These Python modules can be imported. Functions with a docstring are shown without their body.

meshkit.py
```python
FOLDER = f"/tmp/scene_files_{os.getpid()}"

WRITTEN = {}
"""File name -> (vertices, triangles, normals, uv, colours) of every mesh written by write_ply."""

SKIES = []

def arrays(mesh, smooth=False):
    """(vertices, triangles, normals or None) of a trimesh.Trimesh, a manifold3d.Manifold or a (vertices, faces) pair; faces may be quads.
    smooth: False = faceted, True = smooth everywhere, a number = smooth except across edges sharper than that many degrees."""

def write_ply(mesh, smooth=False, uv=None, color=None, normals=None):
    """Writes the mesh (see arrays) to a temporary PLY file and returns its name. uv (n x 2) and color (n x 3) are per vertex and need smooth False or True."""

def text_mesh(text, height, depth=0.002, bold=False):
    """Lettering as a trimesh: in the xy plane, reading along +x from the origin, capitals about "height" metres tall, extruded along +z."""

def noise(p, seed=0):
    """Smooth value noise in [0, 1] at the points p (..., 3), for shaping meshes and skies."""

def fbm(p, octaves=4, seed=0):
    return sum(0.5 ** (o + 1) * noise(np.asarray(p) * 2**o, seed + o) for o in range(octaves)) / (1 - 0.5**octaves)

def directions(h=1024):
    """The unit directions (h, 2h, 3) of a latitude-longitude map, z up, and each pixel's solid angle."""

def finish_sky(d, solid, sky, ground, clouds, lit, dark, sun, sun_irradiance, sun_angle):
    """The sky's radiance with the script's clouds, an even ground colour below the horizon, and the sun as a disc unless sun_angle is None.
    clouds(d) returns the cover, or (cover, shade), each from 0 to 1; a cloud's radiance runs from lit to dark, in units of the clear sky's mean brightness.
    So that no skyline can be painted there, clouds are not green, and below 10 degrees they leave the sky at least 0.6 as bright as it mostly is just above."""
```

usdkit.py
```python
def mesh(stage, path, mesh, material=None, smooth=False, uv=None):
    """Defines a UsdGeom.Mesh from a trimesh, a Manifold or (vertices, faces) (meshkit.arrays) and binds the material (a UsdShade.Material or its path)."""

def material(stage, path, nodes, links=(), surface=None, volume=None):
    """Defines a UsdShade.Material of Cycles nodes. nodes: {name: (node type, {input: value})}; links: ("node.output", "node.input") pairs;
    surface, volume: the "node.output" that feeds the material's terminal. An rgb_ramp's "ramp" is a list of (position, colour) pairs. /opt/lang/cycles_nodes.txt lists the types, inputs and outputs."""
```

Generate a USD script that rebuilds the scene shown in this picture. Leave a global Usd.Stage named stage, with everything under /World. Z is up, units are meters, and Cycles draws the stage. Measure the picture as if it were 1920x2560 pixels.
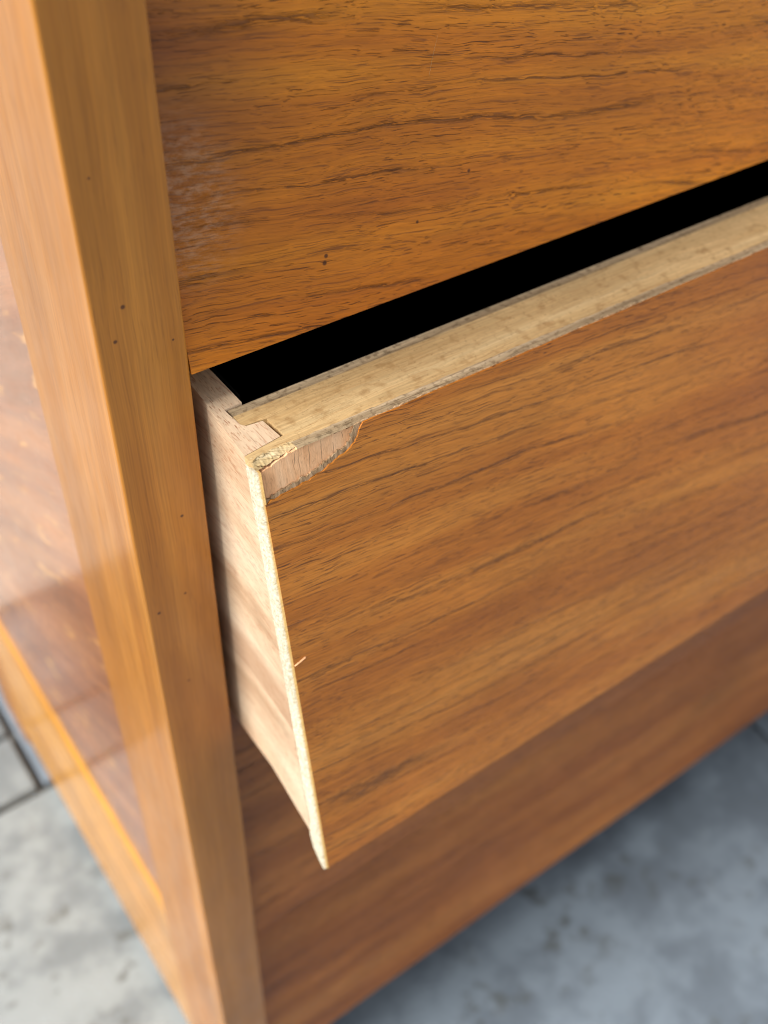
import math
import numpy as np
import trimesh
import manifold3d as m3
from shapely.geometry import Polygon, box as sbox
from shapely.ops import unary_union
from pxr import Usd, UsdGeom, UsdLux, UsdShade, Gf, Sdf
import usdkit, meshkit

rng = np.random.default_rng(7)
stage = Usd.Stage.CreateInMemory()
UsdGeom.SetStageUpAxis(stage, 'Z')
UsdGeom.SetStageMetersPerUnit(stage, 1.0)
UsdGeom.Xform.Define(stage, '/World')
UsdGeom.Scope.Define(stage, '/World/Looks')

# ------------------------------------------------------------------ camera
EYE = (-0.11244136, -0.24828698, 0.21618355)
RIGHT = np.array([0.811989, -0.582829, 0.031381])
DOWN = np.array([-0.388325, -0.579583, -0.71644])
FWD = np.array([0.43575, 0.569556, -0.696942])
cam = UsdGeom.Camera.Define(stage, '/World/camera')
mx = np.eye(4)
mx[0, :3], mx[1, :3], mx[2, :3], mx[3, :3] = RIGHT, -DOWN, -FWD, EYE
cam.AddTransformOp().Set(Gf.Matrix4d(*mx.ravel().tolist()))
cam.CreateHorizontalApertureAttr(24.0)
cam.CreateVerticalApertureAttr(32.0)
cam.CreateFocalLengthAttr(24.0 * 2676.8 / 1920)
cam.CreateFStopAttr(7.0)
cam.CreateFocusDistanceAttr(0.335)
cam.CreateClippingRangeAttr(Gf.Vec2f(0.02, 1000))
cam.CreateExposureAttr(1.15)

# ------------------------------------------------------------------ daylight: bright overcast
SUN = np.array([-1.0, 0.13, 0.80]); SUN = SUN / np.linalg.norm(SUN)
el, rot = math.asin(SUN[2]), math.atan2(SUN[0], SUN[1])
skym = usdkit.material(stage, '/World/Looks/sky', {
    's': ('sky_texture', {'sky_type': 'single_scattering', 'sun_disc': False, 'sun_elevation': el, 'sun_rotation': rot, 'aerosol_density': 2.0}),
    'h': ('hsv', {'saturation': 0.12, 'value': 1.0, 'fac': 1.0}),
    'b': ('background_shader', {'strength': 0.075})},
    [('s.color', 'h.color'), ('h.color', 'b.color')], surface='b.background')
dome = UsdLux.DomeLight.Define(stage, '/World/sky')
UsdShade.MaterialBindingAPI.Apply(dome.GetPrim()).Bind(skym)
dome.GetPrim().SetCustomDataByKey('kind', 'structure')
sun = UsdLux.DistantLight.Define(stage, '/World/sun')
sun.CreateIntensityAttr(0.5)
sun.CreateAngleAttr(28.0)
sun.CreateColorAttr(Gf.Vec3f(1.0, 0.965, 0.91))
sun.GetPrim().CreateAttribute('inputs:normalize', Sdf.ValueTypeNames.Bool).Set(True)
zc = SUN; xc = np.cross([0, 0, 1.0], zc); xc /= np.linalg.norm(xc); yc = np.cross(zc, xc)
sm = np.eye(4); sm[0, :3], sm[1, :3], sm[2, :3] = xc, yc, zc
sun.AddTransformOp().Set(Gf.Matrix4d(*sm.ravel().tolist()))

# ------------------------------------------------------------------ helpers
def lin(*c):
    c = np.array(c, float) / 255
    return tuple(float(x) for x in np.where(c < .04045, c / 12.92, ((c + .055) / 1.055) ** 2.4))

taken = {}
def path(name, parent):
    base = (str(parent.GetPath()) if parent else '/World') + '/' + name
    n = taken.get(base, -1) + 1
    taken[base] = n
    return base if n == 0 else '%s_%03d' % (base, n)

def obj(name, mesh, mat, parent=None, smooth=30, label=None, **data):
    p = usdkit.mesh(stage, path(name, parent), mesh, mat, smooth=smooth).GetPrim()
    if label: data['label'] = label
    for k, v in data.items(): p.SetCustomDataByKey(k, v)
    return p

def xf(name, label=None, cat=None, parent=None, **data):
    p = UsdGeom.Xform.Define(stage, path(name, parent)).GetPrim()
    if label: data['label'] = label
    if cat: data['category'] = cat
    for k, v in data.items(): p.SetCustomDataByKey(k, v)
    return p

def rbox(x0, x1, y0, y1, z0, z1, r=0.0008):
    pts = []
    for x, sx in ((x0, 1), (x1, -1)):
        for y, sy in ((y0, 1), (y1, -1)):
            for z, sz in ((z0, 1), (z1, -1)):
                pts += [(x + sx * r, y + sy * r * .3, z + sz * r * .3), (x + sx * r * .3, y + sy * r, z + sz * r * .3), (x + sx * r * .3, y + sy * r * .3, z + sz * r),
                        (x, y + sy * r, z + sz * r), (x + sx * r, y, z + sz * r), (x + sx * r, y + sy * r, z)]
    return trimesh.convex.convex_hull(np.array(pts))

def extr(poly, h):
    gs = getattr(poly, 'geoms', [poly])
    return trimesh.util.concatenate([trimesh.creation.extrude_polygon(g, h, engine='earcut') for g in gs])

# ------------------------------------------------------------------ materials
def graph():
    return {}, []

def wood(name, rot_axis, angle, offs, grain, cols, streak=0.8, streak_n=90., pore=0.72, fibre=0.22, rough=0.38, coat=0.1, coat_rough=0.12,
         warp=0.004, bump=0.00026, dark=(64, 32, 13), extra=None, spec=0.36, band_z=48., dash=(85., 2400.), wavy=0.0022, fib=(26., 1300.)):
    """grain 'x','y','z': which world axis the fibres follow; textures are squeezed along the others."""
    N, L = graph()
    def sc(u, v):
        return {'x': (u, v, v), 'y': (v, u, v), 'z': (v, v, u)}[grain]
    N['g'] = ('geometry', {})
    N['r'] = ('vector_rotate', {'rotate_type': rot_axis, 'angle': angle})
    N['o'] = ('vector_math', {'math_type': 'add', 'vector2': offs})
    L += [('g.position', 'r.vector'), ('r.vector', 'o.vector1')]
    # slow waviness of the figure
    N['w1'] = ('mapping', {'mapping_type': 'point', 'scale': sc(7., 22.)})
    N['w2'] = ('noise_texture', {'scale': 1.0, 'detail': 2.0})
    N['w3'] = ('vector_math', {'math_type': 'subtract', 'vector2': (.5, .5, .5)})
    N['w4'] = ('vector_math', {'math_type': 'scale', 'scale': warp * 2.2})
    N['w5'] = ('vector_math', {'math_type': 'add'})
    N['w6'] = ('mapping', {'mapping_type': 'point', 'scale': sc(60., 160.)})
    N['w7'] = ('noise_texture', {'scale': 1.0, 'detail': 2.0})
    N['w8'] = ('vector_math', {'math_type': 'subtract', 'vector2': (.5, .5, .5)})
    N['w9'] = ('vector_math', {'math_type': 'scale', 'scale': wavy})
    N['v'] = ('vector_math', {'math_type': 'add'})
    L += [('o.vector', 'w1.vector'), ('w1.vector', 'w2.vector'), ('w2.color', 'w3.vector1'), ('w3.vector', 'w4.vector1'), ('o.vector', 'w5.vector1'), ('w4.vector', 'w5.vector2'),
          ('o.vector', 'w6.vector'), ('w6.vector', 'w7.vector'), ('w7.color', 'w8.vector1'), ('w8.vector', 'w9.vector1'), ('w5.vector', 'v.vector1'), ('w9.vector', 'v.vector2')]
    def noise(key, u, v, detail=2.0, rough_=0.55, src='v.vector'):
        N[key + 'm'] = ('mapping', {'mapping_type': 'point', 'scale': sc(u, v)})
        N[key] = ('noise_texture', {'scale': 1.0, 'detail': detail, 'roughness': rough_})
        L.extend([(src, key + 'm.vector'), (key + 'm.vector', key + '.vector')])
    noise('a', 3.0, band_z, 3.0)
    N['ar'] = ('rgb_ramp', {'ramp': [(.28, lin(*cols[0])), (.46, lin(*cols[1])), (.58, lin(*cols[2])), (.74, lin(*cols[3]))]})
    L.append(('a.fac', 'ar.fac'))
    noise('t', 9., 14., 2.0)                       # broad tone drift
    N['tr'] = ('map_range', {'from_min': .3, 'from_max': .7, 'to_min': .84, 'to_max': 1.1})
    noise('f', fib[0], fib[1], 3.0, .6)                 # fibres
    N['fr'] = ('map_range', {'from_min': .28, 'from_max': .72, 'to_min': 1 - fibre, 'to_max': 1 + fibre * .8})
    N['tf'] = ('math', {'math_type': 'multiply'})
    N['c1'] = ('vector_math', {'math_type': 'scale'})
    L += [('t.fac', 'tr.value'), ('f.fac', 'fr.value'), ('tr.result', 'tf.value1'), ('fr.result', 'tf.value2'), ('ar.color', 'c1.vector1'), ('tf.value', 'c1.scale')]
    # growth ring lines broken into dashes
    noise('n', 1.6, band_z * .42, 2.0)
    N['n0'] = ('separate_xyz', {})
    N['n4'] = ('math', {'math_type': 'multiply', 'value2': streak_n})
    N['n1'] = ('math', {'math_type': 'multiply_add', 'value2': 5.0})
    N['n2'] = ('math', {'math_type': 'pingpong', 'value2': .5})
    N['n3'] = ('map_range', {'range_type': 'smoothstep', 'from_min': .0, 'from_max': .11, 'to_min': 1., 'to_max': 0.})
    noise('d', dash[0], dash[1], 2.0, .6)
    N['dr'] = ('map_range', {'range_type': 'smoothstep', 'from_min': .44, 'from_max': .53, 'to_min': 0., 'to_max': 1.})
    noise('e', 14., 60., 1.0)
    N['er'] = ('map_range', {'range_type': 'smoothstep', 'from_min': .4, 'from_max': .62, 'to_min': 0.1, 'to_max': 1.})
    N['s1'] = ('math', {'math_type': 'multiply'})
    N['s2'] = ('math', {'math_type': 'multiply'})
    N['s3'] = ('math', {'math_type': 'multiply', 'value2': streak})
    L += [('v.vector', 'n0.vector'), ('n0.' + {'x': 'z', 'y': 'z', 'z': 'x'}[grain], 'n4.value1'), ('n.fac', 'n1.value1'), ('n4.value', 'n1.value3'), ('n1.value', 'n2.value1'), ('n2.value', 'n3.value'), ('d.fac', 'dr.value'), ('e.fac', 'er.value'),
          ('n3.result', 's1.value1'), ('dr.result', 's1.value2'), ('s1.value', 's2.value1'), ('er.result', 's2.value2'), ('s2.value', 's3.value1')]
    N['c2'] = ('mix_color', {'b': lin(*dark)})
    L += [('c1.vector', 'c2.a'), ('s3.value', 'c2.fac')]
    # pores
    noise('p', 62., 2500., 1.5)
    N['pr'] = ('map_range', {'range_type': 'smoothstep', 'from_min': .6, 'from_max': .7, 'to_min': 0., 'to_max': pore})
    noise('u', 9., 130., 2.0)
    N['ur'] = ('map_range', {'range_type': 'smoothstep', 'from_min': .36, 'from_max': .66, 'to_min': .4, 'to_max': 1.15})
    N['pm2'] = ('math', {'math_type': 'multiply', 'use_clamp': True})
    N['c3'] = ('mix_color', {'b': tuple(np.array(lin(*dark)) * 1.8)})
    L += [('p.fac', 'pr.value'), ('c2.result', 'c3.a'), ('u.fac', 'ur.value'), ('pr.result', 'pm2.value1'), ('ur.result', 'pm2.value2'), ('pm2.value', 'c3.fac')]
    noise('z', 30., 1700., 2.5, .6)
    N['zr'] = ('map_range', {'range_type': 'smoothstep', 'from_min': .54, 'from_max': .68, 'to_min': 0., 'to_max': pore * .8})
    N['c4'] = ('mix_color', {'b': tuple(np.array(lin(*dark)) * 2.2)})
    L += [('z.fac', 'zr.value'), ('c3.result', 'c4.a'), ('zr.result', 'c4.fac')]
    out = 'c4.result'
    N['b1'] = ('math', {'math_type': 'multiply', 'value2': -1.2})
    N['b2'] = ('math', {'math_type': 'subtract'})
    N['b3'] = ('math', {'math_type': 'multiply_add', 'value2': .5})
    N['bm'] = ('bump', {'strength': 1.0, 'distance': bump})
    L += [('s3.value', 'b1.value1'), ('b1.value', 'b2.value1'), ('pm2.value', 'b2.value2'), ('f.fac', 'b3.value1'), ('b2.value', 'b3.value3'), ('b3.value', 'bm.height')]
    N['p0'] = ('principled_bsdf', {'specular_ior_level': spec, 'coat_weight': coat, 'coat_roughness': coat_rough})
    N['rr'] = ('map_range', {'from_min': .3, 'from_max': .7, 'to_min': rough - .07, 'to_max': rough + .09})
    noise('q', 40., 120., 3.0)
    L += [('q.fac', 'rr.value'), ('rr.result', 'p0.roughness'), ('bm.normal', 'p0.normal')]
    if extra:
        out = extra(N, L, out, noise)
    L.append((out, 'p0.base_color'))
    return usdkit.material(stage, '/World/Looks/' + name, N, L, surface='p0.BSDF')

def spots(scale, thr, size, col, amount=1.0, k='k'):
    """sparse tiny dots (worm and pin marks)"""
    def f(N, L, out, noise):
        N[k + '1'] = ('voronoi_texture', {'scale': scale, 'feature': 'f1'})
        N[k + '2'] = ('map_range', {'range_type': 'smoothstep', 'from_min': size * .4, 'from_max': size, 'to_min': amount, 'to_max': 0.})
        N[k + '3'] = ('separate_color', {})
        N[k + '4'] = ('math', {'math_type': 'less_than', 'value2': thr})
        N[k + '5'] = ('math', {'math_type': 'multiply'})
        N[k + '6'] = ('mix_color', {'b': lin(*col)})
        L.extend([('g.position', k + '1.vector'), (k + '1.distance', k + '2.value'), (k + '1.color', k + '3.color'), (k + '3.r', k + '4.value1'), (k + '2.result', k + '5.value1'), (k + '4.value', k + '5.value2'), (k + '5.value', k + '6.fac'), (out, k + '6.a')])
        return k + '6.result'
    return f

def blotch(scale, lo, hi, col, amount, k):
    def f(N, L, out, noise):
        N[k + '1'] = ('noise_texture', {'scale': scale, 'detail': 3., 'roughness': .6})
        N[k + '2'] = ('map_range', {'range_type': 'smoothstep', 'from_min': lo, 'from_max': hi, 'to_min': 0., 'to_max': amount})
        N[k + '3'] = ('mix_color', {'b': lin(*col)})
        L.extend([('g.position', k + '1.vector'), (k + '1.fac', k + '2.value'), (k + '2.result', k + '3.fac'), (out, k + '3.a')])
        return k + '3.result'
    return f

def xband(x0, x1, col, amount, k):
    """another wood from x0 on (a second layer of the lipping)"""
    def f(N, L, out, noise):
        N[k + '1'] = ('separate_xyz', {})
        N[k + '2'] = ('map_range', {'range_type': 'smoothstep', 'from_min': x0, 'from_max': x1, 'to_min': 0., 'to_max': amount})
        N[k + '3'] = ('mix_color', {'b': lin(*col)})
        L.extend([('g.position', k + '1.vector'), (k + '1.x', k + '2.value'), (k + '2.result', k + '3.fac'), (out, k + '3.a')])
        return k + '3.result'
    return f

def flecks():
    """pale golden ray flecks scattered over the veneer"""
    def f(N, L, out, noise):
        noise('i', 26., 120., 2.0, .5)
        N['i2'] = ('map_range', {'range_type': 'smoothstep', 'from_min': .58, 'from_max': .74, 'to_min': 0., 'to_max': .55})
        N['i3'] = ('mix_color', {'b': lin(226, 164, 78)})
        L.extend([('i.fac', 'i2.value'), ('i2.result', 'i3.fac'), (out, 'i3.a')])
        return 'i3.result'
    return f

def dots(pts, col, amount, k):
    """single pin holes and dents, each at its own place on the board: (x, y, z, radius)"""
    def f(N, L, out, noise):
        for i, (x, y, z, r) in enumerate(pts):
            q = k + 'abcdefghijklmnopqrst'[i]
            N[q + '1'] = ('vector_math', {'math_type': 'distance', 'vector2': (x, y, z)})
            N[q + '2'] = ('map_range', {'range_type': 'smoothstep', 'from_min': r * .45, 'from_max': r * 1.1, 'to_min': amount, 'to_max': 0.})
            N[q + '3'] = ('mix_color', {'b': lin(*col)})
            L.extend([('v.vector' if 0 else 'g.position', q + '1.vector1'), (q + '1.value', q + '2.value'), (q + '2.result', q + '3.fac'), (out, q + '3.a')])
            out = q + '3.result'
        return out
    return f

def soft_tint(centre, radius, col, amount, k):
    """a soft oval tint: painted post shade on the upper drawer, redder wood on the open one"""
    def f(N, L, out, noise):
        N[k + '1'] = ('vector_math', {'math_type': 'subtract', 'vector2': centre})
        N[k + '2'] = ('vector_math', {'math_type': 'divide', 'vector2': radius})
        N[k + '3'] = ('vector_math', {'math_type': 'length'})
        N[k + '4'] = ('map_range', {'range_type': 'smoothstep', 'from_min': .1, 'from_max': 1.0, 'to_min': amount, 'to_max': 0.})
        N[k + '5'] = ('mix_color', {'b': lin(*col)})
        L.extend([('v.vector' if 0 else 'g.position', k + '1.vector1'), (k + '1.vector', k + '2.vector1'), (k + '2.vector', k + '3.vector1'), (k + '3.value', k + '4.value'), (k + '4.result', k + '5.fac'), (out, k + '5.a')])
        return k + '5.result'
    return f

def patch(centre, radius, col, amount):
    """a worn, rippled patch of varnish; its pale tint paints in the glints"""
    def f(N, L, out, noise):
        N['y1'] = ('vector_math', {'math_type': 'subtract', 'vector2': centre})
        N['y2'] = ('vector_math', {'math_type': 'divide', 'vector2': radius})
        N['y3'] = ('vector_math', {'math_type': 'length'})
        N['y4'] = ('map_range', {'range_type': 'smoothstep', 'from_min': .2, 'from_max': 1.0, 'to_min': 1.0, 'to_max': 0.})
        noise('y5', 190., 620., 5.0, .7)
        N['y6'] = ('map_range', {'range_type': 'smoothstep', 'from_min': .4, 'from_max': .66, 'to_min': 0., 'to_max': amount})
        N['y7'] = ('math', {'math_type': 'multiply'})
        N['y8'] = ('mix_color', {'b': lin(*col)})
        L.extend([('g.position', 'y1.vector1'), ('y1.vector', 'y2.vector1'), ('y2.vector', 'y3.vector1'), ('y3.value', 'y4.value'), ('y5.fac', 'y6.value'), ('y4.result', 'y7.value1'), ('y6.result', 'y7.value2'), ('y7.value', 'y8.fac'), (out, 'y8.a')])
        L.remove(('b3.value', 'bm.height'))
        noise('yn', 420., 900., 3.0, .6)
        N['yh'] = ('math', {'math_type': 'multiply'})
        N['yk'] = ('math', {'math_type': 'multiply_add', 'value2': 5.0})
        L.extend([('yn.fac', 'yh.value1'), ('y4.result', 'yh.value2'), ('yh.value', 'yk.value1'), ('b3.value', 'yk.value3'), ('yk.value', 'bm.height')])
        L.remove(('rr.result', 'p0.roughness'))
        N['yr'] = ('math', {'math_type': 'multiply_add', 'value2': -.2})
        L.extend([('y4.result', 'yr.value1'), ('rr.result', 'yr.value3'), ('yr.value', 'p0.roughness')])
        return 'y8.result'
    return f

def chain(*fs):
    def f(N, L, out, noise):
        for g in fs: out = g(N, L, out, noise)
        return out
    return f

TEAK = [(176, 94, 14), (203, 118, 17), (217, 132, 23), (232, 150, 34)]
M = {}
M['teak_upper'] = wood('teak_upper', 'y_axis', math.radians(-8), (.13, 0, .07), 'x', TEAK, streak=.7, streak_n=85.,
                       extra=chain(soft_tint((0., .015, .1), (.06, .06, .07), (96, 56, 34), .6, 'x'), patch((.007, .011, .064), (.024, .03, .034), (224, 190, 160), .3), dots([(.053, .0042, .0362, .0009), (.0522, .0038, .0341, .001), (.112, .0065, .0485, .0008), (.0895, .0044, .0372, .0007)], (58, 26, 12), .85, 'd')))  # dark oval paints in the post's shade, pale patch paints in glints
M['teak_open'] = wood('teak_open', 'y_axis', math.radians(-5), (.31, 0, .45), 'x', [(174, 99, 30), (191, 114, 37), (203, 127, 46), (215, 141, 60)], streak=.64, streak_n=105., pore=.7,
                      extra=soft_tint((.34, -.04, -.02), (.2, .09, .1), (172, 84, 34), .38, 'x'))
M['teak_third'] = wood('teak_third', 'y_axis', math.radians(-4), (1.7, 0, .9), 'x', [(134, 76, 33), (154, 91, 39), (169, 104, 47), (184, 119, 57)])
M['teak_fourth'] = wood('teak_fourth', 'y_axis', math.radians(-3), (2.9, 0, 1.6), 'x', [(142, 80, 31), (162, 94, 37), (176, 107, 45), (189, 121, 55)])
POST = [(158, 98, 29), (166, 105, 33), (175, 113, 39), (190, 127, 48)]
M['post'] = wood('post', 'z_axis', 0., (.3, .2, .5), 'z', POST, streak=.0, pore=.2, fibre=.16, rough=.4, coat=.4, coat_rough=.16, bump=.00008, fib=(6., 1500.), band_z=90., spec=.3, warp=.003,
                 extra=dots([(-.0183, 0, .0449, .0009), (-.0222, 0, .0345, .0008), (-.0044, 0, .0285, .0005), (-.0217, 0, .0847, .0005), (-.0123, 0, -.0804, .0007),
                             (-.0234, 0, -.0844, .0009), (-.0094, 0, -.0424, .0008), (-.0162, 0, -.13, .0007)], (62, 26, 12), .85, 'd'), wavy=.0006)
M['veneer_panel'] = wood('veneer_panel', 'x_axis', math.radians(30), (.8, .4, .1), 'y', [(128, 74, 40), (148, 88, 48), (164, 102, 56), (178, 114, 64)], streak=.15, pore=.2, fibre=.12, rough=.36, coat=.75, coat_rough=.16, bump=.00004, band_z=60.,
                         extra=flecks())
M['rail'] = wood('rail', 'z_axis', 0., (.3, .2, .5), 'y', [(176, 116, 40), (196, 134, 50), (208, 146, 58), (220, 160, 70)], streak=0., pore=.15, fibre=.12, rough=.3, coat=.3, bump=.00005, fib=(9., 900.))
BEECH = [(178, 144, 112), (216, 188, 156), (226, 202, 172), (236, 214, 188)]
def grainband(lo, hi, col, amount, k):
    """one darker heartwood band along the grain"""
    def f(N, L, out, noise):
        N[k + '1'] = ('separate_xyz', {})
        N[k + '2'] = ('map_range', {'range_type': 'smoothstep', 'from_min': lo, 'from_max': lo + .004, 'to_min': 0., 'to_max': 1.})
        N[k + '3'] = ('map_range', {'range_type': 'smoothstep', 'from_min': hi - .012, 'from_max': hi, 'to_min': amount, 'to_max': 0.})
        N[k + '4'] = ('math', {'math_type': 'multiply'})
        N[k + '5'] = ('mix_color', {'b': lin(*col)})
        N[k + '6'] = ('vector_math', {'math_type': 'subtract', 'vector2': (.2, .7, .3)})
        L.extend([('v.vector', k + '6.vector1'), (k + '6.vector', k + '1.vector'), (k + '1.z', k + '2.value'), (k + '1.z', k + '3.value'), (k + '2.result', k + '4.value1'), (k + '3.result', k + '4.value2'), (k + '4.value', k + '5.fac'), (out, k + '5.a')])
        return k + '5.result'
    return f
M['beech'] = wood('beech', 'x_axis', math.radians(7), (.2, .7, .3), 'y', BEECH, streak=.1, pore=.75, fibre=.14, rough=.42, coat=.1, coat_rough=.25, dark=(120, 76, 50), bump=.00008, warp=.004, wavy=.0008, band_z=34.,
                  extra=chain(grainband(-.128, -.1, (168, 128, 98), .6, 'k'), grainband(-.146, -.133, (184, 146, 116), .4, 'j')))
M['core'] = wood('core', 'z_axis', 0., (.5, .1, .2), 'x', [(188, 152, 100), (204, 172, 122), (212, 183, 134), (222, 198, 152)], streak=.0, pore=.35, fibre=.2, rough=.75, coat=0., dark=(120, 84, 46), bump=.0002,
                 extra=chain(blotch(170., .5, .72, (158, 122, 76), .6, 'k'), blotch(700., .56, .74, (130, 98, 60), .4, 'j')), spec=.25, band_z=70.)
M['ply_edge'] = wood('ply_edge', 'z_axis', 0., (.1, .5, .2), 'x', [(150, 128, 98), (174, 152, 120), (188, 166, 134), (204, 184, 154)], streak=.0, pore=.4, fibre=.25, rough=.85, coat=0., dark=(84, 68, 50), bump=.0004, spec=.2, band_z=300., extra=blotch(420., .5, .66, (112, 92, 68), .6, 'k'))
M['bare_ply'] = wood('bare_ply', 'z_axis', 0., (.37, .5, .2), 'z', [(226, 164, 114), (240, 182, 132), (246, 192, 144), (250, 204, 160)], streak=.35, streak_n=300., pore=.22, fibre=.1, rough=.75, coat=0., dark=(96, 58, 34), bump=.0002, spec=.25, band_z=160., dash=(60., 900.))
M['crack'] = usdkit.material(stage, '/World/Looks/crack', {'p': ('principled_bsdf', {'base_color': lin(84, 52, 30), 'roughness': .9})}, surface='p.BSDF')
M['torn'] = wood('torn', 'z_axis', .4, (.1, .2, .2), 'x', [(170, 142, 100), (198, 172, 126), (212, 190, 148), (224, 208, 172)], streak=0., pore=.7, fibre=.25, rough=.85, coat=0., dark=(92, 70, 44), bump=.0005, spec=.2, band_z=500.)
M['torn_grey'] = wood('torn_grey', 'z_axis', .4, (.6, .2, .2), 'z', [(146, 116, 84), (176, 144, 108), (194, 162, 126), (212, 184, 148)], streak=0., pore=.4, fibre=.3, rough=.9, coat=0., dark=(52, 40, 32), bump=.0006, spec=.2, band_z=700.)
M['end_grain'] = wood('end_grain', 'y_axis', .5, (.6, .9, .2), 'x', [(176, 164, 134), (206, 196, 170), (216, 208, 186), (226, 220, 204)], streak=0., pore=.3, fibre=.18, rough=.8, coat=0., dark=(150, 122, 80), bump=.0006, spec=.2, band_z=900.,
                      extra=xband(.0021, .0028, (204, 160, 84), .85, 'k'))
M['cavity_shade'] = usdkit.material(stage, '/World/Looks/cavity_shade', {'p': ('principled_bsdf', {'base_color': (.003, .003, .003), 'roughness': .9, 'specular_ior_level': .1})}, surface='p.BSDF')  # near-black colour puts the dark of the drawer cavity into the material
M['carcass'] = usdkit.material(stage, '/World/Looks/carcass', {'n': ('noise_texture', {'scale': 60.}), 'r': ('rgb_ramp', {'ramp': [(.3, lin(60, 38, 22)), (.7, lin(84, 54, 32))]}), 'g': ('geometry', {}), 'p': ('principled_bsdf', {'roughness': .6})},
                               [('g.position', 'n.vector'), ('n.fac', 'r.fac'), ('r.color', 'p.base_color')], surface='p.BSDF')

def concrete(name, dark, light, stain, offs, rough=.75):
    N, L = graph()
    N['g'] = ('geometry', {})
    N['o'] = ('vector_math', {'math_type': 'add', 'vector2': offs})
    N['n1'] = ('noise_texture', {'scale': 14., 'detail': 5., 'roughness': .6})
    N['r1'] = ('rgb_ramp', {'ramp': [(.3, tuple(np.array(dark) * .86)), (.45, dark), (.56, tuple(np.array(light) * .92)), (.7, light)]})
    N['n2'] = ('noise_texture', {'scale': 42., 'detail': 4., 'roughness': .65})
    N['r2'] = ('map_range', {'range_type': 'smoothstep', 'from_min': .54, 'from_max': .68, 'to_min': 0., 'to_max': .7})
    N['n3'] = ('noise_texture', {'scale': 6., 'detail': 2.})
    N['r3'] = ('map_range', {'range_type': 'smoothstep', 'from_min': .42, 'from_max': .62, 'to_min': 0.15, 'to_max': 1.})
    N['m'] = ('math', {'math_type': 'multiply'})
    N['c'] = ('mix_color', {'b': stain})
    N['n4'] = ('noise_texture', {'scale': 420., 'detail': 3.})
    N['b'] = ('bump', {'distance': .0012, 'strength': .7})
    N['p'] = ('principled_bsdf', {'roughness': rough, 'specular_ior_level': .35})
    L += [('g.position', 'o.vector1')] + [('o.vector', f'n{i}.vector') for i in (1, 2, 3, 4)]
    L += [('n1.fac', 'r1.fac'), ('n2.fac', 'r2.value'), ('n3.fac', 'r3.value'), ('r2.result', 'm.value1'), ('r3.result', 'm.value2'), ('r1.color', 'c.a'), ('m.value', 'c.fac'), ('c.result', 'p.base_color'), ('n4.fac', 'b.height'), ('b.normal', 'p.normal')]
    return usdkit.material(stage, '/World/Looks/' + name, N, L, surface='p.BSDF')
M['slabs'] = [concrete('slab_concrete_%d' % i, lin(124 - 5 * i, 135 - 5 * i, 146 - 5 * i), lin(148 - 5 * i, 161 - 5 * i, 173 - 5 * i), lin(86, 88, 84), (3.1 * i, 1.7 * i, 0)) for i in range(3)]
M['slabs'] += [concrete('slab_light', lin(134, 143, 147), lin(164, 174, 177), lin(98, 99, 94), (2, 7, 0)), concrete('slab_dark', lin(70, 58, 46), lin(104, 88, 70), lin(40, 34, 28), (4, 1, 0)),
               concrete('slab_pale', lin(196, 190, 180), lin(220, 214, 202), lin(170, 166, 158), (8, 3, 0))]
M['joint'] = concrete('joint_mortar', lin(92, 92, 88), lin(122, 122, 116), lin(40, 40, 36), (9, 4, 0), .9)
M['earth'] = concrete('ground_concrete', lin(130, 136, 138), lin(168, 174, 174), lin(86, 88, 84), (5, 5, 0), .85)

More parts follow.
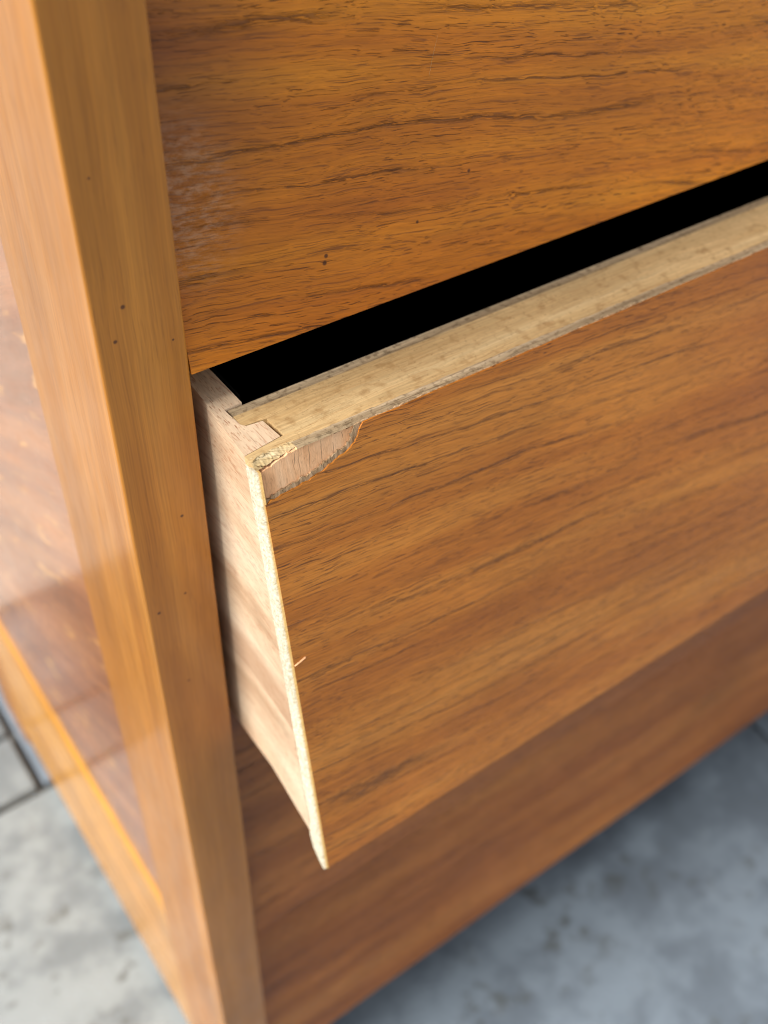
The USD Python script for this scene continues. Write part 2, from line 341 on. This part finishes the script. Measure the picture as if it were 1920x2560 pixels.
# ------------------------------------------------------------------ ground
ZG = -0.675
gm = trimesh.creation.box((160, 160, .2)); gm.apply_translation((0, 0, ZG - .12))
obj('ground', gm, M['earth'], kind='structure')
pave = xf('pavement', kind='structure')
P, J = .593, .0065
bed = trimesh.creation.box((9 * P + .02, 9 * P + .02, .012)); bed.apply_translation((.1, .35, ZG - .014))
obj('mortar_bed', bed, M['joint'], pave)
def slab(x0, x1, y0, y1, mat):
    tilt = rng.normal(0, .0006)
    obj('paving_slab', rbox(x0 + J / 2, x1 - J / 2, y0 + J / 2, y1 - J / 2, ZG - .035 + tilt, ZG + tilt, .003), mat, pave)
for j in range(-4, 1):                       # grey slabs in front of and under the chest
    for i in range(-4, 5):
        o = .018 if j % 2 == 0 else .3
        slab(-.035 + o + i * P, -.035 + o + (i + 1) * P, .358 + (j - 1) * P, .358 + j * P, M['slabs'][3 if (j, i) == (0, -1) else int(rng.integers(0, 3))])
for x0, x1, y0, y1 in ((-.108, -.036, .358, .432), (-.108, -.036, .432, .588)):
    slab(x0, x1, y0, y1, M['slabs'][3])      # narrow light pieces beside the chest
for i in range(8):                           # a row of darker slabs behind
    slab(-.108 - (i + 1) * .3, -.108 - i * .3, .358, .588, M['slabs'][4])
for i in range(9):
    slab(-.036 + i * .3, -.036 + (i + 1) * .3, .358, .588, M['slabs'][0])
for j in range(4):                           # pale slabs further back
    for i in range(-4, 4):
        o = 0 if j % 2 == 0 else .3
        slab(-.12 + o + i * P, -.12 + o + (i + 1) * P, .588 + j * P, .588 + (j + 1) * P, M['slabs'][5])
# ------------------------------------------------------------------ the chest
W = 0.028            # front post width
DEPTH, WIDTH = 0.47, 0.80
YB = 0.073           # depth of the front post
K = 0.18563          # slope of the drawer fronts: the bottom edge stands forward
ZTOP = 0.225
chest = xf('chest_of_drawers', 'varnished teak chest of drawers with sloping fronts and one drawer pulled open', 'chest of drawers')
XR = WIDTH - 2 * W
obj('front_post', rbox(-W, 0, 0, YB, ZG + .001, ZTOP, .0011), M['post'], chest, label='golden brown front post left of the drawers')
obj('front_post', rbox(XR, XR + W, 0, YB, ZG + .001, ZTOP, .0011), M['post'], chest)
for sx in (0, 1):
    x0 = -W if sx == 0 else XR
    x1 = x0 + W
    obj('rear_post', rbox(x0, x1, DEPTH - .06, DEPTH, ZG + .001, ZTOP, .0011), M['post'], chest)
    o = x0 + .0035 if sx == 0 else x1 - .0035
    inner = x1 - .006 if sx == 0 else x0 + .006
    obj('side_panel', rbox(min(o, inner), max(o, inner), YB - .001 + .001, DEPTH - .06, -.47, ZTOP - .05, .0003), M['veneer_panel'], chest, label='mottled glossy veneer panel of the side' if sx == 0 else None)
    # bottom rail with a sloped upper edge and rounded foot
    s = 1 if sx == 0 else -1
    xo = x0 if sx == 0 else x1
    prof = [(.0004, -.455), (.0028, -.4455), (.009, -.437), (.02, -.437), (.02, -.664), (.006, -.664), (.0022, -.660), (.0006, -.652)]
    pts = Polygon([(xo + s * a, b) for a, b in prof])
    rm = trimesh.creation.extrude_polygon(pts, DEPTH - .06 - YB, engine='earcut')
    v = rm.vertices.copy(); rm.vertices = np.stack([v[:, 0], DEPTH - .06 - v[:, 2], v[:, 1]], 1)
    if rm.volume < 0: rm.invert()
    obj('bottom_rail', rm, M['rail'], chest, smooth=40)
    obj('top_rail', rbox(x0 + .0005, x1 - .0005, YB, DEPTH - .06, ZTOP - .05, ZTOP - .0005, .0008), M['post'], chest)
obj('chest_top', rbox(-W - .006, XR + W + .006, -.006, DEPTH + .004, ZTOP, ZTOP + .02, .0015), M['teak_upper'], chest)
obj('back_panel', rbox(.001, XR - .001, DEPTH - .012, DEPTH - .004, -.62, ZTOP - .001, .0004), M['carcass'], chest)
obj('base_board', rbox(.001, XR - .001, .012, DEPTH - .013, -.606, -.592, .0004), M['carcass'], chest)
obj('base_rail', rbox(.001, XR - .001, .05, .066, ZG + .012, -.607, .0006), M['carcass'], chest)
for x0, x1 in ((.0004, .0016), (XR - .0016, XR - .0004)):
    obj('carcass_side', rbox(x0, x1, .05, DEPTH - .013, -.59, ZTOP - .002, .0001), M['carcass'], chest)

mm = .001
def sheet(poly, d0, d1, yt, k=K, zref=0.0):
    """A layer of a sloping front: poly in (x, z) mm, d from the front face in mm."""
    m = extr(poly, d1 - d0)
    v = m.vertices.copy() * mm
    d = v[:, 2] + d0 * mm
    m.vertices = np.stack([v[:, 0], yt + k * (v[:, 1] - zref) + d, v[:, 1]], 1)
    if m.volume < 0: m.invert()
    return m

def plan(poly, z0, z1, yt, k=K):
    """A board drawn in plan (x, d) mm, going down from z1 to z0 (m) along the sloping front; points with d > 100 do not lean."""
    m = extr(poly, 1.0)
    v = m.vertices.copy()
    z = np.where(v[:, 2] > .5, z1, z0)
    lean = np.where(v[:, 1] > 100, 0, k * z)
    m.vertices = np.stack([v[:, 0] * mm, yt + lean + v[:, 1] * mm, z], 1)
    if m.volume < 0: m.invert()
    return m

def jag(pts, step=.5, amp=.3, seed=1, smooth=1):
    """a ragged version of a polyline (mm)"""
    r = np.random.default_rng(seed)
    out = []
    for a, b in zip(pts[:-1], pts[1:]):
        a, b = np.array(a, float), np.array(b, float)
        n = max(1, int(np.linalg.norm(b - a) / step))
        for i in range(n): out.append(a + (b - a) * i / n)
    out.append(np.array(pts[-1], float))
    out = np.array(out)
    e = r.normal(0, amp, out.shape)
    for _ in range(smooth): e[1:-1] = (e[:-2] + 2 * e[1:-1] + e[2:]) / 4
    e[0] = e[-1] = 0
    return out + e

# ---- closed drawers: sloping fronts, bottom edge flush with the posts
def closed(zb, zt, mat, label):
    yt = 0.0
    x0, x1 = .25, XR / mm - .25
    top, bot = zt / mm, zb / mm
    fr = obj('drawer', sheet(sbox(x0, bot + .6, x1, top - .4), 1.0, 22.0, yt, zref=zb), M['core'], chest, label=label)
    obj('front_veneer', sheet(sbox(x0, bot, x1, top), 0, 1.0, yt, zref=zb), mat, fr)
    return fr
upper = closed(.0136, .212, M['teak_upper'], 'closed upper drawer with a worn patch and painted pale glints by the post')
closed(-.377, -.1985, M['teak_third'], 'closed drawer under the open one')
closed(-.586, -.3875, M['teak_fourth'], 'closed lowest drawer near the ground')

def sliver(pts, w, lift, yt, zref):
    """a hair-thin raised line or splinter on a sloping front: (x, z) in mm"""
    ring = []
    for i, (x_, z_) in enumerate(pts):
        ww = w * math.sin(math.pi * (i + .35) / (len(pts) - .3))
        ring += [(x_ - ww, z_, 0.05), (x_, z_, -lift), (x_ + ww, z_, 0.05)]
    v = np.array(ring) * mm
    v = np.stack([v[:, 0], yt + K * (v[:, 1] - zref) + v[:, 2], v[:, 1]], 1)
    q = []
    for i in range(len(pts) - 1):
        a = i * 3
        q += [(a, a + 1, a + 4, a + 3), (a + 1, a + 2, a + 5, a + 4)]
    return v, np.array(q)
obj('scratch', sliver([(101.4, 92.4), (100.2, 89.4), (99.0, 86.4), (98.0, 83.4), (97.2, 80.8)], .11, .04, 0, .0136), M['torn'], upper, smooth=False)

# ---- the open drawer
YT = -0.0345
ZB = -0.1934
R_ = XR / mm - 2.0
# teak face: the top left corner is broken away
chip_edge = jag([(2.9, -14.3), (5.5, -13.9), (8.3, -13.5), (12.5, -13.2), (17.5, -12.5), (21, -12.0), (24.7, -11.0), (28.5, -9.6), (31.1, -8.8), (33.2, -8.7), (35.2, -8.0), (37.0, -6.6), (38.3, -4.5), (39.0, -2.6), (40.2, -1.2), (41.2, -.3)], .55, .32, 3)
x = np.arange(41.8, R_, 1.4)
top_edge = np.stack([x, -.35 + .35 * (meshkit.fbm(np.stack([x * .09, x * 0 + .3, x * 0], 1), 3, 4) - .5) * 2], 1)
face = Polygon(np.vstack([[(3.2, ZB / mm + .1)], [(3.2, -60)], chip_edge, top_edge, [(R_, -.4), (R_, ZB / mm + .1)]])).buffer(0)
drawer = obj('drawer', plan(Polygon([(1.7, 4.2), (2.6, 3.3), (4.8, 4.3), (R_, 4.3), (R_, 24.9), (8.3, 24.9), (8.2, 19.3), (16.7, 18.3), (17.2, 8.5), (1.6, 6.4)]), -.1745, -.0002, YT),
             M['core'], chest, smooth=False, label='pulled out drawer with chipped veneer at its top left corner')
obj('front_veneer', sheet(face, 0, .55, YT), M['teak_open'], drawer, smooth=25)
# grey cross ply under the teak, torn back to a ragged rim
rim = jag([(3.2, -12.9), (6, -12.4), (9, -11.9), (13, -11.6), (17.3, -11.0), (21, -10.3), (24.4, -9.4), (28, -8.1), (30.8, -7.4), (33, -7.2), (34.6, -6.4), (35.8, -5.0), (36.7, -3.4), (37.2, -1.6), (38.0, -.4)], .35, .55, 11)
grey = Polygon(np.vstack([[(3.3, ZB / mm + .9)], [(3.3, -60)], rim, np.stack([x, -.25 + 0 * x + rng.normal(0, .12, len(x))], 1), [(R_, -.3), (R_, ZB / mm + .9)]])).buffer(0)
obj('torn_ply_rim', sheet(grey, .55, 1.15, YT), M['torn_grey'], drawer, smooth=25)
# bare ply that shows in the chip
xt = np.arange(17.5, R_, .9)
bt = np.stack([xt, -.75 + rng.normal(0, .22, len(xt)) * (xt < 60) + rng.normal(0, .08, len(xt))], 1)
bare = Polygon(np.vstack([[(3.3, ZB / mm + 2.6)], [(3.3, -3.8)], jag([(3.4, -3.6), (6, -3.0), (10, -2.0), (14, -.9), (17.3, -.4)], .5, .35, 5), bt, [(R_, -.3), (R_, ZB / mm + 2.6)]])).buffer(0)
obj('bare_ply', sheet(bare, 1.15, 4.2, YT), M['bare_ply'], drawer, smooth=25)

def strip_top(name, xa, xb, da, db, mat, seed, n=2.2, lift=.35, slope=0.0):
    """rough worn top of the plies: a displaced strip with a skirt below"""
    xs = np.linspace(xa, xb, int((xb - xa) / n) + 1)
    ds = np.linspace(da, db, 6)
    X, D = np.meshgrid(xs, ds, indexing='ij')
    e = np.abs(np.linspace(-1, 1, 6)) ** 3
    Z = lift * (meshkit.fbm(np.stack([X * .8, D * 1.6, X * 0 + seed], -1), 4, seed) - .35) - lift * .9 * e[None] + slope * (D - db)
    v = np.stack([X.ravel(), D.ravel(), Z.ravel()], 1)
    a, b = X.shape
    idx = np.arange(a * b).reshape(a, b)
    q = np.stack([idx[:-1, :-1], idx[1:, :-1], idx[1:, 1:], idx[:-1, 1:]], -1).reshape(-1, 4)
    v = v * mm
    v = np.stack([v[:, 0], YT + v[:, 1] + K * v[:, 2], v[:, 2]], 1)
    return obj(name, (v, q), mat, drawer, smooth=True)
strip_top('ply_edge', 17.0, R_, .75, 4.6, M['ply_edge'], 3, slope=.05)
obj('backing_ply', plan(Polygon(np.vstack([jag([(8.4, 24.9), (R_, 24.9)], 3., .1, 8), [(R_, 29.2), (8.6, 29.0)]])), -.1745, -.0006, YT), M['ply_edge'], drawer, smooth=False)

# torn fibres between the lip and the bare ply
nx, nt = 60, 12
u, t = np.meshgrid(np.linspace(0, 1, nx), np.linspace(0, 1, nt), indexing='ij')
xx = 2.2 + 15.6 * u
dd = 4.6 - 3.3 * t * (1 - .25 * u) + .26 * (meshkit.fbm(np.stack([xx * 1.3, t * 3, u * 0], -1), 4, 21) - .5) * 2
zz = -.1 - t * (2.5 - 2.2 * u) + .3 * (meshkit.fbm(np.stack([xx * 1.6, t * 4, u * 0 + 5], -1), 4, 33) - .5) * 2
v = np.stack([xx.ravel(), dd.ravel(), zz.ravel()], 1) * mm
v = np.stack([v[:, 0], YT + v[:, 1] + K * v[:, 2], v[:, 2]], 1)
idx = np.arange(nx * nt).reshape(nx, nt)
q = np.stack([idx[:-1, :-1], idx[:-1, 1:], idx[1:, 1:], idx[1:, :-1]], -1).reshape(-1, 4)
obj('torn_fibres', (v, q), M['torn'], drawer, smooth=40)

# end lipping: narrow raw edge at the left end of the front, rounded at its foot
zs = np.concatenate([np.linspace(-2.6, -176, 150), np.linspace(-177, -193.5, 34)])
rows = []
r2 = np.random.default_rng(5)
for z in zs:
    back = 6.4 if z > -172 else 7.2
    if z < -178: back = 8.3 * (max(0, 1 - ((-178 - z) / 15.7) ** 2.6)) ** .6 + .15
    j = meshkit.fbm(np.array([[z * .45, 1.1, 2.]]), 3, 2)[0] - .5
    j2 = meshkit.fbm(np.array([[z * .7, 6.1, 2.]]), 3, 9)[0] - .5
    prof = [(3.25, .02), (2.3 + .35 * j, min(.75, back * .4)), (1.6 + .3 * j2, min(1.9, back * .6)), (1.35 + .35 * j, (min(1.9, back * .6) + back) / 2), (1.5 + .2 * j2, back + .5 * j), (3.2, back)]
    rows.append([(a * mm, YT + K * z * mm + d * mm, z * mm) for a, d in prof])
rows = np.array(rows)
n, mcol = rows.shape[:2]
idx = np.arange(n * mcol).reshape(n, mcol)
q = []
for i in range(n - 1):
    for j in range(mcol):
        k2 = (j + 1) % mcol
        q.append((idx[i, j], idx[i, k2], idx[i + 1, k2], idx[i + 1, j]))
f = np.array(q); f = np.vstack([f[:, [0, 1, 2]], f[:, [0, 2, 3]]])
caps = [(idx[0, 0], idx[0, j + 1], idx[0, j]) for j in range(1, mcol - 1)] + [(idx[-1, 0], idx[-1, j], idx[-1, j + 1]) for j in range(1, mcol - 1)]
lip = trimesh.Trimesh(rows.reshape(-1, 3), np.vstack([f, np.array(caps)]), process=False)
if lip.volume < 0: lip.invert()
obj('end_lipping', lip, M['end_grain'], drawer, smooth=50, label='raw pale end edge of the drawer front')
# rounded finger lip under the front
prof = [(1.6, -193.0), (3.0, -191.9), (5.0, -188.5), (6.4, -184.5), (7.1, -180.5), (7.2, -174.6), (4.3, -174.6), (4.3, -189.0)]
pm = extr(Polygon(prof), R_ - 3.4)
v = pm.vertices.copy()
pm.vertices = np.stack([(v[:, 2] + 3.3) * mm, YT + K * v[:, 1] * mm + v[:, 0] * mm, v[:, 1] * mm], 1)
if pm.volume < 0: pm.invert()
obj('finger_lip', pm, M['core'], drawer, smooth=40)

# the beech side, its tongue housed in the front
side = Polygon([(1.75, 6.5), (15.7, 8.5), (15.0, 17.9), (9.3, 18.6), (8.2, 20.2), (7.6, 29.4), (14.2, 29.6), (15.6, 340), (5.2, 340), (4.9, 42)])
obj('drawer_side', plan(side, -.1785, -.0001, YT, K - .0055), M['beech'], drawer, smooth=False, label='pinkish beech side board of the open drawer')
YBK = YT + .34
obj('drawer_side', rbox((R_ - 12) * mm, R_ * mm, YT + .0295, YBK, -.1785, -.0002, .0006), M['beech'], drawer)
obj('drawer_back', rbox(.017, (R_ - 12) * mm, YBK - .012, YBK, -.176, -.002, .0006), M['beech'], drawer)
obj('drawer_bottom', rbox(.0165, (R_ - 12.3) * mm, -.036, YBK - .0125, -.172, -.167, .0004), M['cavity_shade'], drawer)
obj('cavity_shade_sheet', rbox(.0158, .0164, .0, YBK - .0126, -.166, -.0012, .0001), M['cavity_shade'], drawer, label='added black sheet painting in the dark of the drawer cavity')  # thin black sheets added to paint the shade inside the drawer
obj('cavity_shade_sheet', rbox((R_ - 13) * mm, (R_ - 12.4) * mm, .0, YBK - .0126, -.166, -.0012, .0001), M['cavity_shade'], drawer)
obj('cavity_shade_sheet', rbox(.0172, (R_ - 13.2) * mm, YBK - .0132, YBK - .0126, -.166, -.003, .0001), M['cavity_shade'], drawer)
obj('cavity_shade_sheet', sheet(sbox(17, -165, R_ - 13.5, -1.2), 29.6, 30.2, YT), M['cavity_shade'], drawer)
obj('splinter', sliver([(3.4, -81.6), (4.6, -81.3), (6.0, -80.9), (8.0, -80.2)], .5, .5, YT, 0), M['bare_ply'], drawer, smooth=False)
for pts in ([(25.8, -.9), (25.5, -4.), (25.3, -9.)], [(30.0, -3.6), (29.9, -5.6), (29.7, -8.)], [(15.9, -1.4), (15.7, -3.4), (15.5, -5.6)], [(21.2, -1.4), (21.0, -5.), (20.7, -9.0)], [(33.6, -1.4), (33.7, -2.6), (33.8, -3.6)]):
    obj('crack', sliver(pts, .2, .03, YT + .00115, 0), M['crack'], drawer, smooth=False)
